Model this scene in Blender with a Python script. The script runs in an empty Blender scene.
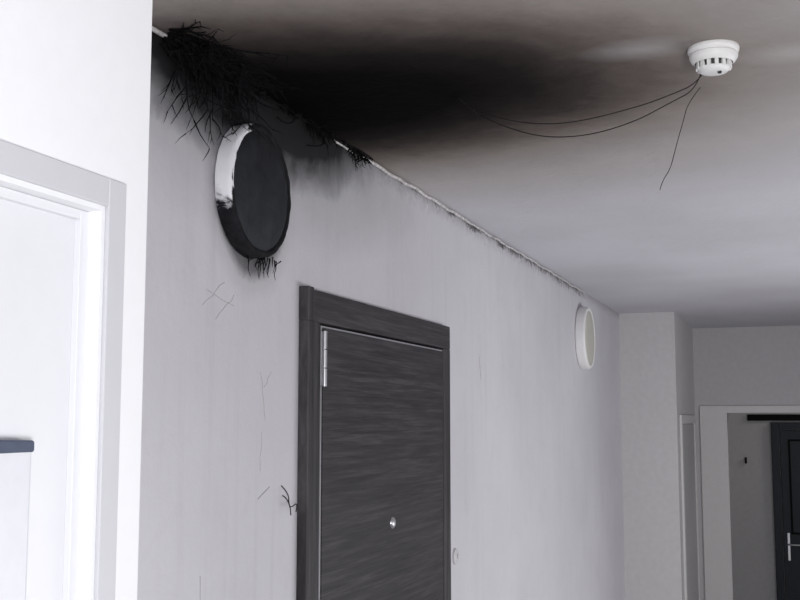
import bpy, bmesh, math, random
from mathutils import Vector, Matrix
random.seed(7)
S=bpy.context.scene
try: S.view_settings.view_transform='Standard'
except Exception: pass
CZ=1.95
CEIL=CZ+0.6657
# ---------------- material helpers ----------------
def new_mat(name):
    m=bpy.data.materials.new(name); m.use_nodes=True
    nt=m.node_tree; b=nt.nodes['Principled BSDF']
    return m,nt,b
def N(nt,t,**k):
    n=nt.nodes.new(t)
    for a,v in k.items(): setattr(n,a,v)
    return n
def M(nt,op,a,b=None,clamp=False):
    n=N(nt,'ShaderNodeMath',operation=op); n.use_clamp=clamp
    for i,v in enumerate((a,b)):
        if v is None: continue
        if isinstance(v,(int,float)): n.inputs[i].default_value=v
        else: nt.links.new(v,n.inputs[i])
    return n.outputs[0]
def ramp(nt,fac,stops,interp='LINEAR'):
    r=N(nt,'ShaderNodeValToRGB'); cr=r.color_ramp; cr.interpolation=interp
    while len(cr.elements)<len(stops): cr.elements.new(0.5)
    for e,(p,c) in zip(cr.elements,stops):
        e.position=p; e.color=(c[0],c[1],c[2],1) if not isinstance(c,(int,float)) else (c,c,c,1)
    nt.links.new(fac,r.inputs[0]); return r.outputs[0]
def mixc(nt,f,a,b,mode='MIX'):
    n=N(nt,'ShaderNodeMixRGB',blend_type=mode)
    for i,v in enumerate((f,a,b)):
        if isinstance(v,(int,float)): n.inputs[i].default_value=v
        elif isinstance(v,tuple): n.inputs[i].default_value=(*v,1)
        else: nt.links.new(v,n.inputs[i])
    return n.outputs[0]
def noise(nt,vec,scale,detail=4,rough=.55,dist=0):
    n=N(nt,'ShaderNodeTexNoise'); n.inputs['Scale'].default_value=scale
    n.inputs['Detail'].default_value=detail; n.inputs['Roughness'].default_value=rough
    n.inputs['Distortion'].default_value=dist
    nt.links.new(vec,n.inputs['Vector']); return n.outputs['Fac']
def bump(nt,b,h,strength,dist=.002):
    n=N(nt,'ShaderNodeBump'); n.inputs['Strength'].default_value=strength; n.inputs['Distance'].default_value=dist
    nt.links.new(h,n.inputs['Height']); nt.links.new(n.outputs[0],b.inputs['Normal'])
def coord(nt):
    t=N(nt,'ShaderNodeTexCoord'); s=N(nt,'ShaderNodeSeparateXYZ')
    nt.links.new(t.outputs['Object'],s.inputs[0])
    return t.outputs['Object'],s.outputs[0],s.outputs[1],s.outputs[2]
def mapping(nt,vec,scale):
    n=N(nt,'ShaderNodeMapping'); n.inputs['Scale'].default_value=scale
    nt.links.new(vec,n.inputs[0]); return n.outputs[0]
def simple(name,col,rough=.6,metal=0,bumpsc=None,bs=.2,var=0.0,spec=.5):
    m,nt,b=new_mat(name); b.inputs['Roughness'].default_value=rough; b.inputs['Metallic'].default_value=metal
    b.inputs['Specular IOR Level'].default_value=spec
    v,x,y,z=coord(nt)
    n=noise(nt,v,bumpsc or 30)
    lo=tuple(c*(1-var) for c in col); hi=tuple(min(1,c*(1+var)) for c in col)
    nt.links.new(ramp(nt,n,[(.3,lo),(.7,hi)]),b.inputs['Base Color'])
    if bumpsc: bump(nt,b,n,bs,.001)
    return m
def ell(nt,x,y,cx,cy,sx,sy):
    a=M(nt,'DIVIDE',M(nt,'SUBTRACT',x,cx),sx); c=M(nt,'DIVIDE',M(nt,'SUBTRACT',y,cy),sy)
    return M(nt,'SQRT',M(nt,'ADD',M(nt,'MULTIPLY',a,a),M(nt,'MULTIPLY',c,c)))

# ceiling
def ceiling_mat():
    m,nt,b=new_mat('ceiling_sooted_paint'); b.inputs['Roughness'].default_value=.95
    b.inputs['Specular IOR Level'].default_value=.03
    v,x,y,z=coord(nt)
    n1=noise(nt,v,3.2,5,.6,.4); n2=noise(nt,v,26,5,.65); n3=noise(nt,v,1.1,3)
    r=ell(nt,x,y,-.97,2.07,.62,.40)
    r=M(nt,'ADD',r,M(nt,'MULTIPLY',M(nt,'SUBTRACT',n1,.5),.36))
    r=M(nt,'ADD',r,M(nt,'MULTIPLY',M(nt,'SUBTRACT',n2,.5),.10))
    rr=M(nt,'DIVIDE',r,4.0,True)
    c=ramp(nt,rr,[(0,(.002,.002,.0025)),(.13,(.0045,.004,.0045)),(.19,(.017,.0145,.0145)),(.24,(.055,.046,.043)),(.29,(.14,.118,.110)),(.36,(.31,.28,.265)),(.50,(.49,.47,.47)),(.75,(.59,.585,.615)),(1,(.61,.605,.645))])
    c=mixc(nt,M(nt,'MULTIPLY',ramp(nt,n3,[(.35,0.0),(.75,1.0)]),.4),c,(.70,.67,.66),'MULTIPLY')
    for cx,cy,k in ((-.235,1.95,.24),(.03,2.06,.22)):
        h=ell(nt,x,y,cx,cy,.07,.04)
        h=M(nt,'ADD',h,M(nt,'MULTIPLY',M(nt,'SUBTRACT',n1,.5),1.6))
        c=mixc(nt,ramp(nt,M(nt,'DIVIDE',h,2.0,True),[(.1,k),(.85,0.0)]),c,(.76,.75,.76))
    nt.links.new(c,b.inputs['Base Color'])
    bump(nt,b,M(nt,'ADD',n2,M(nt,'MULTIPLY',noise(nt,v,5,3),2.0)),.5,.006)
    return m
def wall_left_mat():
    m,nt,b=new_mat('wall_sooted_paint'); b.inputs['Roughness'].default_value=.8
    b.inputs['Specular IOR Level'].default_value=.2
    v,x,y,z=coord(nt)
    n1=noise(nt,v,7,5,.6,.5); n2=noise(nt,v,40,5,.6); n3=noise(nt,v,1.4,3); n5=noise(nt,v,9,6,.7,.6)
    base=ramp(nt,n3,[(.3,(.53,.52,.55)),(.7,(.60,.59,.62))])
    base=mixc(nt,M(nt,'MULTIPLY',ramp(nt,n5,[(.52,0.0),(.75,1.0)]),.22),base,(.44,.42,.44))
    # vertical grime drips
    vs=mapping(nt,v,(1,22,1.2)); n4=noise(nt,vs,1.5,4)
    base=mixc(nt,M(nt,'MULTIPLY',ramp(nt,n4,[(.53,0.0),(.8,1.0)]),.26),base,(.42,.40,.43))
    # soot band under the ceiling around the burnt lamp
    d=ell(nt,y,z,1.94,CEIL+.02,.52,.150)
    d=M(nt,'ADD',d,M(nt,'MULTIPLY',M(nt,'SUBTRACT',n1,.5),.6))
    s=ramp(nt,M(nt,'DIVIDE',d,3.0,True),[(0,1.0),(.28,.98),(.36,.70),(.46,.20),(.75,0.0)])
    c=mixc(nt,s,base,(.006,.0055,.007))
    # scorch hugging the lamp
    d2=ell(nt,y,z,1.93,CZ+.435,.15,.15)
    d2=M(nt,'ADD',d2,M(nt,'MULTIPLY',M(nt,'SUBTRACT',n1,.5),.35))
    s2=ramp(nt,M(nt,'DIVIDE',d2,3.0,True),[(0,.9),(.30,.75),(.36,.15),(.45,0.0)])
    c=mixc(nt,s2,c,(.02,.018,.02))
    # thin soot line all along the ceiling joint
    t=M(nt,'ADD',M(nt,'DIVIDE',M(nt,'SUBTRACT',CEIL,z),.05),M(nt,'MULTIPLY',M(nt,'SUBTRACT',n2,.5),2.0))
    c=mixc(nt,M(nt,'MULTIPLY',ramp(nt,t,[(0,1.0),(1,0.0)]),.5),c,(.4,.38,.38),'MULTIPLY')
    nt.links.new(c,b.inputs['Base Color'])
    bump(nt,b,M(nt,'ADD',n2,M(nt,'MULTIPLY',noise(nt,v,4,2),3.0)),.3,.004)
    return m
def wood_mat(name,vertical=False,k=1.0):
    m,nt,b=new_mat(name); b.inputs['Roughness'].default_value=.55
    b.inputs['Specular IOR Level'].default_value=.25
    v,x,y,z=coord(nt)
    mv=mapping(nt,v,(6,34,1.5) if vertical else (6,1.7,64))
    n1=noise(nt,mv,1.6,6,.65,.4); n2=noise(nt,mv,6,4,.75)
    f=M(nt,'ADD',M(nt,'MULTIPLY',n1,.6),M(nt,'MULTIPLY',n2,.4))
    c=ramp(nt,f,[(.36,(.012*k,.0105*k,.012*k)),(.5,(.030*k,.027*k,.030*k)),(.62,(.062*k,.057*k,.062*k))])
    nt.links.new(c,b.inputs['Base Color']); bump(nt,b,f,.15,.001)
    return m
def burnt_lamp_mat():
    m,nt,b=new_mat('charred_plastic'); b.inputs['Roughness'].default_value=.8
    b.inputs['Specular IOR Level'].default_value=.15
    v,x,y,z=coord(nt)
    n1=noise(nt,v,18,6,.7,.8); n2=noise(nt,v,60,5,.7)
    d=ell(nt,y,z,1.775,CZ+.535,.085,.125)
    d=M(nt,'ADD',d,M(nt,'MULTIPLY',M(nt,'SUBTRACT',n1,.5),.9))
    d=M(nt,'ADD',d,M(nt,'MULTIPLY',M(nt,'SUBTRACT',n2,.5),.5))
    d=M(nt,'ADD',d,ramp(nt,M(nt,'MULTIPLY',M(nt,'ADD',x,.9650),200.0,True),[(0,0.0),(1,1.0)]))
    s=ramp(nt,M(nt,'DIVIDE',d,2.0,True),[(.45,0.0),(.54,1.0)])
    dark=ramp(nt,n2,[(.3,(.004,.004,.006)),(.7,(.016,.016,.019))])
    nt.links.new(mixc(nt,s,(.76,.76,.80),dark),b.inputs['Base Color'])
    bump(nt,b,n2,.5,.003)
    return m
def burnt_face_mat():
    m,nt,b=new_mat('charred_diffuser'); b.inputs['Roughness'].default_value=.8
    b.inputs['Specular IOR Level'].default_value=.25
    v,x,y,z=coord(nt)
    n1=noise(nt,v,22,6,.7,.5)
    f=M(nt,'ADD',M(nt,'MULTIPLY',n1,.6),M(nt,'MULTIPLY',M(nt,'SUBTRACT',CZ+.60,z),1.1),True)
    c=ramp(nt,f,[(.25,(.006,.006,.008)),(.5,(.018,.020,.025)),(.75,(.034,.037,.044))])
    nt.links.new(c,b.inputs['Base Color']); bump(nt,b,n1,.6,.002)
    return m
M_ceil=ceiling_mat(); M_wl=wall_left_mat()
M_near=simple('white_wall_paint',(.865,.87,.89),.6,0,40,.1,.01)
M_neard=simple('white_door_lacquer',(.755,.76,.79),.45,0,25,.05,.01)
M_frame=simple('pale_frame_lacquer',(.60,.60,.63),.45,0,25,.05,.01,.2)
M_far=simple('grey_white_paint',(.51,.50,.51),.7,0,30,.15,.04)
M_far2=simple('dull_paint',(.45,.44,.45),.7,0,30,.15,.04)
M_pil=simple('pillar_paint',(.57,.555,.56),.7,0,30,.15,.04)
M_casing=simple('casing_white',(.64,.625,.62),.5,0,30,.05,.02)
M_floor=simple('floor_tile',(.30,.29,.28),.4,0,8,.1,.15)
M_black=simple('burnt_char',(.005,.005,.006),.9,0,120,.8,.5,.10)
M_face=burnt_face_mat()
M_blackw=simple('burnt_wire',(.022,.018,.018),.7,0,60,.3,.3,.2)
M_scr=simple('scratch_mark',(.23,.215,.22),.8,0,60,.3,.3,.2)
M_fuzz=simple('soot_flakes',(.16,.15,.155),.9,0,60,.3,.3,.1)
M_woodh=wood_mat('dark_wood_slab',False,1.0); M_woodv=wood_mat('dark_wood_frame',True,1.2)
M_woodt=wood_mat('dark_wood_header',False,1.2); M_edge=simple('silver_edge',(.36,.36,.38),.4,.3,None)
M_gap=simple('dark_gap',(.006,.006,.007),.8,spec=.1)
M_steel=simple('steel',(.50,.50,.52),.35,.85,50,.05,.05)
M_white=simple('white_plastic',(.78,.775,.77),.45,0,60,.03,.02,.3)
M_diff=simple('lamp_diffuser',(.52,.51,.45),.35,0,60,.02,.02)
M_slot=simple('detector_slots',(.02,.02,.02),.6)
M_blue=simple('slate_shade',(.085,.10,.145),.7,0,60,.05,.1,.2)  # shade put into the colour, for the dark band on the plate
M_pale=simple('pale_plastic',(.70,.71,.75),.4,0,60,.03,.02)
M_ddoor=simple('anthracite_door',(.018,.022,.03),.5,0,50,.1,.1,.25)
M_burnlamp=burnt_lamp_mat()
M_caulk=simple('caulk_cable',(.55,.53,.53),.7,0,90,.4,.35)
# ---------------- geometry helpers ----------------
def obj(name,bm,mat=None,parent=None,smooth=False,bevel=0):
    me=bpy.data.meshes.new(name); bm.normal_update(); bm.to_mesh(me); bm.free()
    o=bpy.data.objects.new(name,me); S.collection.objects.link(o)
    if mat: me.materials.append(mat)
    if smooth:
        for p in me.polygons: p.use_smooth=True
    if bevel:
        md=o.modifiers.new('b','BEVEL'); md.width=bevel; md.segments=3; md.limit_method='ANGLE'
    if parent: o.parent=parent
    return o
def addbox(bm,a,b):
    x0,y0,z0=a; x1,y1,z1=b
    vs=[bm.verts.new(p) for p in ((x0,y0,z0),(x1,y0,z0),(x1,y1,z0),(x0,y1,z0),(x0,y0,z1),(x1,y0,z1),(x1,y1,z1),(x0,y1,z1))]
    for f in ((0,3,2,1),(4,5,6,7),(0,1,5,4),(1,2,6,5),(2,3,7,6),(3,0,4,7)): bm.faces.new([vs[i] for i in f])
def boxes(name,lst,mat,parent=None,bevel=0):
    bm=bmesh.new()
    for a,b in lst: addbox(bm,a,b)
    return obj(name,bm,mat,parent,bevel=bevel)
def empty(name,loc=(0,0,0)):
    e=bpy.data.objects.new(name,None); e.empty_display_size=.05; S.collection.objects.link(e); return e
def lathe(name,prof,origin,axis,mat,parent=None,seg=64,bevel=0,wob=0):
    bm=bmesh.new(); rings=[]
    for r,h in prof:
        if r<1e-6: ring=[None,(0,0,h)]
        else: ring=[(r*math.cos(2*math.pi*i/seg),r*math.sin(2*math.pi*i/seg),h) for i in range(seg)]
        rings.append(ring)
    def conv(p):
        a,b,h=p
        if axis=='x+': q=Vector((h,a,b))
        elif axis=='z-': q=Vector((a,-b,-h))
        elif axis=='y-': q=Vector((a,-h,b))
        if wob: q+=Vector((random.uniform(-wob,wob) if h>.01 else 0,random.uniform(-wob,wob),random.uniform(-wob,wob)))
        return q+Vector(origin)
    vr=[]
    for ring in rings:
        if ring[0] is None: vr.append([bm.verts.new(conv(ring[1]))])
        else: vr.append([bm.verts.new(conv(p)) for p in ring])
    for A,B in zip(vr,vr[1:]):
        for i in range(seg):
            j=(i+1)%seg
            if len(A)==1: bm.faces.new((A[0],B[i],B[j]))
            elif len(B)==1: bm.faces.new((A[i],A[j],B[0]))
            else: bm.faces.new((A[i],A[j],B[j],B[i]))
    bmesh.ops.recalc_face_normals(bm,faces=bm.faces)
    o=obj(name,bm,mat,parent,smooth=True)
    md=o.modifiers.new('es','EDGE_SPLIT'); md.split_angle=math.radians(50)
    return o
def curves(name,paths,mat,parent=None,r=.001,smooth=True):
    cu=bpy.data.curves.new(name,'CURVE'); cu.dimensions='3D'; cu.bevel_depth=1.0; cu.bevel_resolution=2
    for path in paths:
        pts,rad=path if isinstance(path,tuple) else (path,None)
        sp=cu.splines.new('NURBS' if smooth else 'POLY'); sp.points.add(len(pts)-1)
        for i,p in enumerate(pts):
            sp.points[i].co=(*p,1); sp.points[i].radius=(rad[i] if rad else r)
        if smooth: sp.order_u=3; sp.use_endpoint_u=True
    o=bpy.data.objects.new(name,cu); S.collection.objects.link(o); cu.materials.append(mat)
    if parent: o.parent=parent
    return o
# ---------------- room shell ----------------
XR=1.5; NW=-.776; YB=8.1; YP=6.83
boxes('floor',[((-1.4,-2.6,-.1),(XR+.2,10.0,0))],M_floor)
boxes('ceiling',[((-1.4,-2.6,CEIL),(XR+.2,10.0,CEIL+.12))],M_ceil)
DY0,DY1,DT=2.155,3.200,CZ+.2885
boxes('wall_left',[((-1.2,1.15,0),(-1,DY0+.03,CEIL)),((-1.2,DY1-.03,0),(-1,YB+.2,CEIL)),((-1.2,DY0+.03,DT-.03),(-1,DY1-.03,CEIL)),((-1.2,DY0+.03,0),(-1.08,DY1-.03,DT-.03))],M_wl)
NY1=1.205; OY0,OY1=.20,1.113; OT=CZ+.2585
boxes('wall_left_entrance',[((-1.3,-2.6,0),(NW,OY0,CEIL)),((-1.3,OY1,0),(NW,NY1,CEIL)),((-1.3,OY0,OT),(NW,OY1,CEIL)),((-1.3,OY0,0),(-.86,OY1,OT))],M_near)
d=empty('door_1')
CT=CZ+.2938
boxes('casing',[((NW,OY0-.04,0),(NW+.006,OY0,CT)),((NW,OY1,0),(NW+.006,1.150,CT)),((NW,OY0,OT),(NW+.006,OY1,CT))],M_frame,d,.002)
boxes('jamb',[((-.86,OY1-.006,0),(NW,OY1,OT)),((-.86,OY0,0),(NW,OY0+.006,OT)),((-.86,OY0+.006,OT-.006),(NW,OY1-.006,OT))],M_near,d)
boxes('slab',[((-.845,OY0+.009,.008),(-.803,OY1-.010,OT-.009))],M_neard,d,.002)
boxes('stop_strip',[((-.803,OY1-.022,0.008),(-.794,OY1-.0065,OT-.0065)),((-.803,OY0+.0065,OT-.018),(-.794,OY1-.022,OT-.0065))],M_neard,d,.001)
mb=empty('pale_plate')  # pale plate of unidentified kind on the door
boxes('body',[((-.803,.70,CZ-.36),(-.789,1.0135,CZ-.026))],M_pale,mb,.006)
# band with shadow painted as slate colour: thin wedge, narrower towards its end
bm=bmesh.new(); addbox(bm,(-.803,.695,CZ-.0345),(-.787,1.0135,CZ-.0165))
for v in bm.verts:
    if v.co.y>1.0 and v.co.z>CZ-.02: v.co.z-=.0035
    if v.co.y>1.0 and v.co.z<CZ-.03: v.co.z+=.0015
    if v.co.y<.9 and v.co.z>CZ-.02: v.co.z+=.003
obj('shade_band',bm,M_blue,mb,bevel=.003)
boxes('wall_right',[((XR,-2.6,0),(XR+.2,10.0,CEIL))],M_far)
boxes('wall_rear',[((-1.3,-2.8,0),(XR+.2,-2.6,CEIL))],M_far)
PX=-.668
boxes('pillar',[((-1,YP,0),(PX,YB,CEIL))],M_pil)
sd=empty('door_2')
boxes('frame',[((PX,6.98,0),(PX+.014,7.04,CZ+.045)),((PX,7.92,0),(PX+.014,7.98,CZ+.045)),((PX,7.04,CZ-.01),(PX+.014,7.92,CZ+.045))],M_casing,sd,.002)
boxes('slab',[((PX,7.045,.01),(PX+.006,7.915,CZ-.015))],M_far2,sd,.001)
OX=-.448; OTB=CZ+.063
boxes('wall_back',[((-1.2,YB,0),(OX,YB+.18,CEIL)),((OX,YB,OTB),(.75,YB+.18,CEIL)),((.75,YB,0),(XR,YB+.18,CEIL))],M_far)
boxes('trim_1',[((OX-.185,YB-.016,0),(OX,YB,OTB+.05)),((OX,YB-.016,OTB),(.75,YB,OTB+.05)),((.75,YB-.016,0),(.85,YB,OTB+.05))],M_casing,None,.002)
YV=9.6
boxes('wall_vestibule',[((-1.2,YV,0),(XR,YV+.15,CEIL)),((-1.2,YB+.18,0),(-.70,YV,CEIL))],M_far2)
dd=empty('door_3')
boxes('frame',[((-.188,YV-.05,0),(-.128,YV,CZ-.005)),((.80,YV-.05,0),(.86,YV,CZ-.005)),((-.128,YV-.05,CZ-.06),(.80,YV,CZ-.005))],M_ddoor,dd,.004)
boxes('slab',[((-.122,YV-.035,.01),(.794,YV,CZ-.065))],M_ddoor,dd,.004)
boxes('panel_moulding',[((-.06,YV-.043,1.05),(-.045,YV-.035,CZ-.14)),((.70,YV-.043,1.05),(.715,YV-.035,CZ-.14)),((-.045,YV-.043,CZ-.155),(.70,YV-.035,CZ-.14)),((-.045,YV-.043,1.05),(.70,YV-.035,1.065))],M_gap,dd,.002)
boxes('handle_plate',[((-.092,YV-.041,.84),(-.072,YV-.035,1.06))],M_steel,dd,.002)
curves('handle_lever',[[(-.082,YV-.04,.97),(-.082,YV-.085,.97),(-.07,YV-.088,.97),(.02,YV-.088,.97)]],M_steel,dd,r=.007)
boxes('cable_trunking',[((-.37,YV-.03,CZ+.010),(1.4,YV,CZ+.062))],M_gap,None,.003)
# ---------------- dark apartment door ----------------
ad=empty('door_4')
XF=-.980
JW=.070
boxes('jamb_left',[((-1.02,DY0,0),(XF,DY0+JW,DT-JW))],M_woodv,ad,.003)
boxes('jamb_right',[((-1.02,DY1-JW,0),(XF,DY1,DT-JW))],M_woodv,ad,.003)
boxes('header',[((-1.02,DY0,DT-JW),(XF,DY1,DT))],M_woodt,ad,.003)
boxes('corner_block',[((-1.0,DY0-.004,DT-JW),(XF+.003,DY0+.026,DT+.004))],M_woodv,ad,.002)
boxes('outer_moulding',[((-1.0,DY0-.003,0),(XF+.003,DY0+.045,DT-JW))],M_woodv,ad,.002)
a0,a1,at=DY0+JW,DY1-JW,DT-JW
boxes('gap',[((-1.05,a0,0),(-.999,a1,at))],M_gap,ad)
boxes('edge_strip',[((-.999,a0+.006,0.01),(XF-.002,a0+.012,at-.006)),((-.999,a1-.011,0.01),(XF-.002,a1-.006,at-.006)),((-.999,a0+.012,at-.010),(XF-.002,a1-.011,at-.006))],M_edge,ad)
boxes('slab',[((-.999,a0+.012,.01),(XF+.001,a1-.011,at-.010))],M_woodh,ad,.001)
hz=CZ+.14
curves('hinge',[([(XF+.007,a0+.006,hz-.062+i*.0415),(XF+.007,a0+.006,hz-.062+i*.0415+.039)],None) for i in range(3)],M_steel,ad,r=.006,smooth=False)
boxes('hinge_leaf',[((XF,a0-.004,hz-.06),(XF+.003,a0+.018,hz+.06))],M_steel,ad,.001)
px,pz=2.685,CZ-.256
lathe('peephole',[(0,.007),(.006,.007),(.010,.006),(.014,.003),(.015,0)],(XF+.001,px,pz),'x+',M_steel,ad,24)
lathe('handle_rose',[(0,.014),(.022,.013),(.026,.008),(.026,0)],(XF+.001,a1-.07,CZ-.56),'x+',M_steel,ad,32)
curves('handle_lever',[[(XF+.01,a1-.07,CZ-.56),(XF+.05,a1-.07,CZ-.56),(XF+.055,a1-.085,CZ-.56),(XF+.055,a1-.19,CZ-.56)]],M_steel,ad,r=.009)
db=empty('doorbell')
lathe('body',[(0,.010),(.018,.009),(.024,.006),(.025,0)],(-1,3.30,CZ-.41),'x+',M_far,db,32)
lathe('button',[(0,.014),(.007,.013),(.008,.009)],(-1,3.30,CZ-.41),'x+',M_far,db,24)
# ---------------- lamps ----------------
def lamp(name,y,z,r,dep,mb,mf,wob=0):
    e=empty(name)
    lathe('housing',[(r*.96,0),(r,.004),(r,dep*.75),(r*.985,dep*.93),(r*.955,dep),(r*.90,dep*.97),(r*.885,dep*.88)],(-1,y,z),'x+',mb,e,72,wob=wob)
    lathe('diffuser',[(r*.90,dep*.86),(r*.87,dep*.95),(r*.7,dep*1.03),(r*.4,dep*1.09),(0,dep*1.11)],(-1,y,z),'x+',mf,e,72,wob=wob*.4)
    return e
l1=lamp('wall_lamp',1.902,CZ+.450,.132,.037,M_burnlamp,M_face,wob=.0009)
l2=lamp('wall_lamp',5.50,CZ+.4190,.155,.050,M_white,M_diff)
dr=[]
for i in range(20):
    y=1.945+random.gauss(0,.028); z=CZ+.320+random.uniform(0,.01); L=random.uniform(.01,.05)
    x=-.985+random.uniform(0,.02)
    pts=[(x,y,z)]
    for k in range(3):
        x=max(-.998,x+random.uniform(-.008,.006)); y+=random.uniform(-.008,.008); z-=L/3; pts.append((x,y,z))
    dr.append((pts,[.0015,.001,.0008,.0004]))
curves('drips',dr,M_black,l1)
# ---------------- burnt cable bundle in the corner ----------------
bb=empty('burnt_cable_bundle')
sp=[]
def twig(p,dirv,L,r0,n=6,depth=0):
    pts=[tuple(p)]; q=Vector(p); dv=Vector(dirv).normalized(); rad=[r0]
    for k in range(n):
        dv=(dv+Vector((random.uniform(-.2,.2),random.uniform(-.2,.2),random.uniform(-.2,.18)))).normalized()
        q=q+dv*(L/n); q.x=max(q.x,-.997); q.z=min(q.z,CEIL-.003)
        pts.append(tuple(q)); rad.append(r0*(1-.75*(k+1)/n))
        if depth<2 and random.random()<.38:
            twig(q,dv+Vector((random.uniform(-.9,.9),random.uniform(-.9,.9),random.uniform(-.9,.5))),L*.45,r0*.65,4,depth+1)
    sp.append((pts,rad))
for i in range(180):
    t=random.betavariate(1.3,1.6); y=1.558+t*.225
    base=Vector((-.99+random.uniform(0,.035),y,CEIL-random.uniform(.003,.03)))
    dv=(random.uniform(.1,1.1),random.uniform(-.45,.9),random.uniform(-1,-.03))
    twig(base,dv,random.uniform(.04,.125)*(1.15-.5*abs(t-.5)),random.uniform(.0016,.0032))
for yc,nn,L in ((2.06,8,.025),(2.20,26,.04),(2.27,12,.035),(2.46,30,.035),(2.50,20,.03)):
    for i in range(nn):
        base=Vector((-.995+random.uniform(0,.01),yc+random.gauss(0,.02),CEIL-random.uniform(.002,.015)))
        twig(base,(random.uniform(0,.8),random.uniform(-.6,.8),random.uniform(-1,-.1)),random.uniform(.4,1)*L,random.uniform(.001,.0024),4)
curves('burnt_strands',sp,M_black,bb,smooth=False)
bm=bmesh.new()
for i in range(60):
    if i%2: y=1.62+random.random()*.88; rr=random.uniform(.004,.008)
    else: y=1.60+random.random()*.18; rr=random.uniform(.012,.024)
    c=Vector((-.995+rr*.5,y,CEIL-rr*.6))
    r_=bmesh.ops.create_icosphere(bm,subdivisions=2,radius=rr,matrix=Matrix.Translation(c))
    for v in r_['verts']:
        v.co+=Vector((random.uniform(-1,1),random.uniform(-1,1),random.uniform(-1,1)))*rr*.3
        v.co.x=max(v.co.x,-.9995); v.co.z=min(v.co.z,CEIL-.0005)
obj('char_core',bm,M_black,bb)
hooks=[[(-.99,2.03,CEIL-.004),(-.96,2.045,CEIL-.02),(-.96,2.035,CEIL-.045),(-.97,2.005,CEIL-.055),(-.975,1.985,CEIL-.045)],
       [(-.99,2.18,CEIL-.004),(-.965,2.21,CEIL-.03),(-.96,2.18,CEIL-.065),(-.97,2.12,CEIL-.072)],
       [(-.99,2.38,CEIL-.004),(-.97,2.43,CEIL-.006),(-.96,2.49,CEIL-.02)],
       [(-.992,1.78,CEIL-.006),(-.985,1.95,CEIL-.010),(-.988,2.15,CEIL-.008),(-.985,2.36,CEIL-.011),(-.99,2.48,CEIL-.008)]]
curves('hooks',hooks,M_black,bb,r=.0018)
def corner_path(y0,y1,n,j=.002):
    return [(-.992+random.uniform(-j,j),y0+(y1-y0)*i/n,CEIL-.008+random.uniform(-j,j)) for i in range(n+1)]
cc=empty('ceiling_corner_cable')
curves('cable',[corner_path(1.2,1.60,8),corner_path(2.33,3.4,26,.0025)],M_caulk,cc,r=.0045)
curves('cable_thin',[corner_path(3.4,5.6,40,.003)],M_caulk,cc,r=.0038)
fz=[]
for i in range(260):
    y=2.6+3.0*random.random()**.7
    if random.random()<.35: y=random.choice([3.25,3.5,3.55,3.9,4.1])+random.gauss(0,.04)
    L=random.uniform(.004,.018)*(1+ (y-2.5)*.3)
    p=Vector((-.994,y,CEIL-.010)); pts=[tuple(p)]
    for k in range(3):
        p=p+Vector((random.uniform(-.002,.004),random.uniform(-.01,.01),-L/3)); p.x=max(p.x,-.998); pts.append(tuple(p))
    fz.append((pts,[.0008,.0007,.0005,.0003]))
curves('burnt_fuzz',fz,M_fuzz,cc,smooth=False)
# ---------------- smoke detector ----------------
sm=empty('smoke_detector')
DX,DYY=-.113,1.985; o=(DX,DYY,CEIL)
lathe('base',[(.044,0),(.045,.003),(.0445,.008),(.041,.011),(.039,.012)],o,'z-',M_white,sm,64)
lathe('body',[(.039,.011),(.0425,.014),(.042,.019),(.038,.026),(.033,.029)],o,'z-',M_white,sm,64)
lathe('chamber',[(.028,.028),(.025,.040)],o,'z-',M_slot,sm,48)
lathe('cap',[(.029,.038),(.028,.041),(.023,.045),(.014,.047),(0,.0475)],o,'z-',M_white,sm,48)
lathe('cap_top',[(.025,.038),(.029,.038)],o,'z-',M_white,sm,48)
bm=bmesh.new()
for i in range(14):
    a=2*math.pi*i/14
    bmesh.ops.create_cube(bm,size=1,matrix=Matrix.Translation((DX+.0285*math.cos(a),DYY+.0285*math.sin(a),CEIL-.0335))@Matrix.Rotation(a,4,'Z')@Matrix.Diagonal((.005,.0065,.013,1)))
obj('ribs',bm,M_white,sm)
lathe('indicator',[(0,.0505),(.003,.050),(.004,.0465)],(DX+.01,DYY-.008,CEIL),'z-',M_slot,sm,16)
hw=empty('hanging_wires')
z=CZ
w=[[(-.115,2.02,CEIL-.004),(-.14,2.04,z+.622),(-.20,2.05,z+.605),(-.2525,2.05,z+.590),(-.366,2.05,z+.5706),(-.45,2.06,z+.575),(-.54,2.09,z+.605),(-.60,2.12,z+.640),(-.63,2.13,CEIL)],
   [(-.13,2.02,CEIL-.004),(-.142,2.04,z+.612),(-.20,2.05,z+.590),(-.26,2.05,z+.562),(-.347,2.05,z+.542),(-.44,2.06,z+.548),(-.53,2.09,z+.588),(-.60,2.12,z+.633),(-.63,2.13,CEIL)],
   [(-.142,2.05,z+.615),(-.165,2.05,z+.588),(-.174,2.05,z+.555),(-.188,2.05,z+.51),(-.200,2.05,z+.465),(-.215,2.05,z+.445),(-.22,2.05,z+.4275)]]
curves('wires',w[:2],M_blackw,hw,r=.0010)
curves('wire_end',w[2:],M_blackw,hw,r=.0007)
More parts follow.
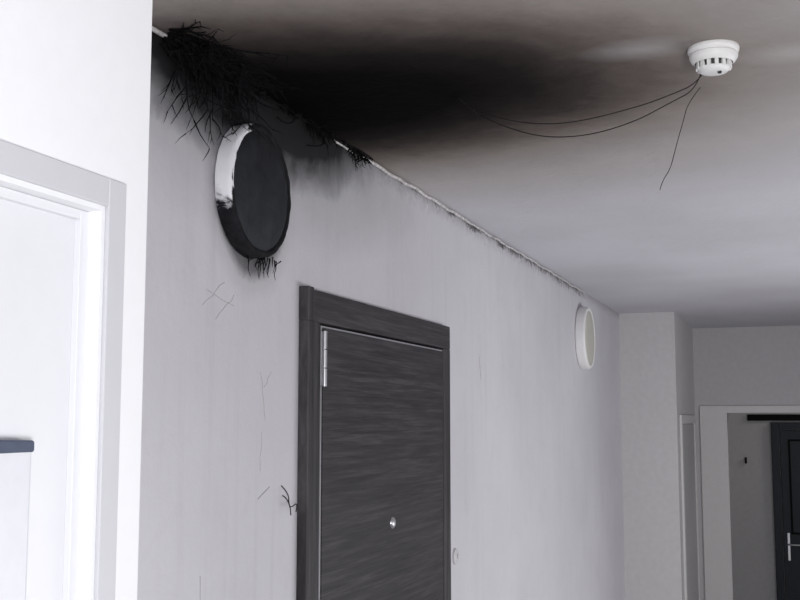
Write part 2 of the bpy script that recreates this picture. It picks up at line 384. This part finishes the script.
# ---------------- scratches, stub ----------------
sc=[]
def scr(y0,z0,y1,z1,r=.0004,j=.003,n=5):
    sc.append(([(-.9999,y0+(y1-y0)*k/n+random.uniform(-j,j),CZ+z0+(z1-z0)*k/n+random.uniform(-j,j)) for k in range(n+1)],[r]*(n+1)))
scr(1.74,.21,1.82,.26); scr(1.75,.24,1.86,.22); scr(1.79,.19,1.86,.24); scr(1.975,.10,2.0,.0); scr(1.985,-.02,1.975,-.10)
scr(1.99,.07,2.02,.10); scr(1.97,-.15,2.02,-.13,.0007,.001); scr(1.75,-.27,1.755,-.36,.0005,.001); scr(3.6,.22,3.62,.14,.0006,.001)
curves('wall_scratches',sc,M_scr,None,smooth=False)
st=[[(-1,2.075,z-.13),(-.985,2.08,z-.145),(-.98,2.07,z-.17),(-.985,2.095,z-.175),(-.98,2.115,z-.165),(-.98,2.105,z-.185)],
    [(-1,2.08,z-.15),(-.985,2.09,z-.16),(-.98,2.08,z-.19)]]
curves('cable_stub',st,M_blackw,None,r=.0012)
boxes('door_hook',[((-.40,YV-.03,CZ-.34),(-.385,YV,CZ-.29))],M_gap,None,.002)
# ---------------- lights ----------------
def area(name,loc,target,sx,sy,power,col=(1,1,1)):
    l=bpy.data.lights.new(name,'AREA'); l.shape='RECTANGLE'; l.size=sx; l.size_y=sy; l.energy=power; l.color=col
    o=bpy.data.objects.new(name,l); S.collection.objects.link(o); o.location=loc
    o.rotation_euler=(Vector(target)-Vector(loc)).to_track_quat('-Z','Y').to_euler(); return o
area('flash_light',(.75,-.5,1.5),(-.7,2.2,2.2),.6,.6,50,(.99,.99,1))
area('corridor_fill',(1.45,4.2,1.2),(-1,4.2,1.6),3.5,1.2,64,(.975,.975,1))  # added fill along the right wall to even out the left wall, no fixture
area('vestibule_fill',(.9,8.9,2.5),(-.2,9.3,1),.4,.4,4,(1,.97,.93))  # added weak fill so the far room is lit, no fixture
w_=bpy.data.worlds.new('world'); S.world=w_; w_.use_nodes=True
w_.node_tree.nodes['Background'].inputs[0].default_value=(.6,.62,.68,1); w_.node_tree.nodes['Background'].inputs[1].default_value=.3
# ---------------- camera ----------------
cam=bpy.data.cameras.new('camera'); co=bpy.data.objects.new('camera',cam); S.collection.objects.link(co)
cam.lens=49.5; cam.sensor_width=36; cam.clip_start=.02
p=math.atan(122/1100); yw=math.atan(395/(1100/math.cos(p)))
fwd=Vector((-math.sin(yw)*math.cos(p),math.cos(yw)*math.cos(p),math.sin(p)))
co.location=(0,0,CZ); co.rotation_euler=fwd.to_track_quat('-Z','Y').to_euler()
S.camera=co
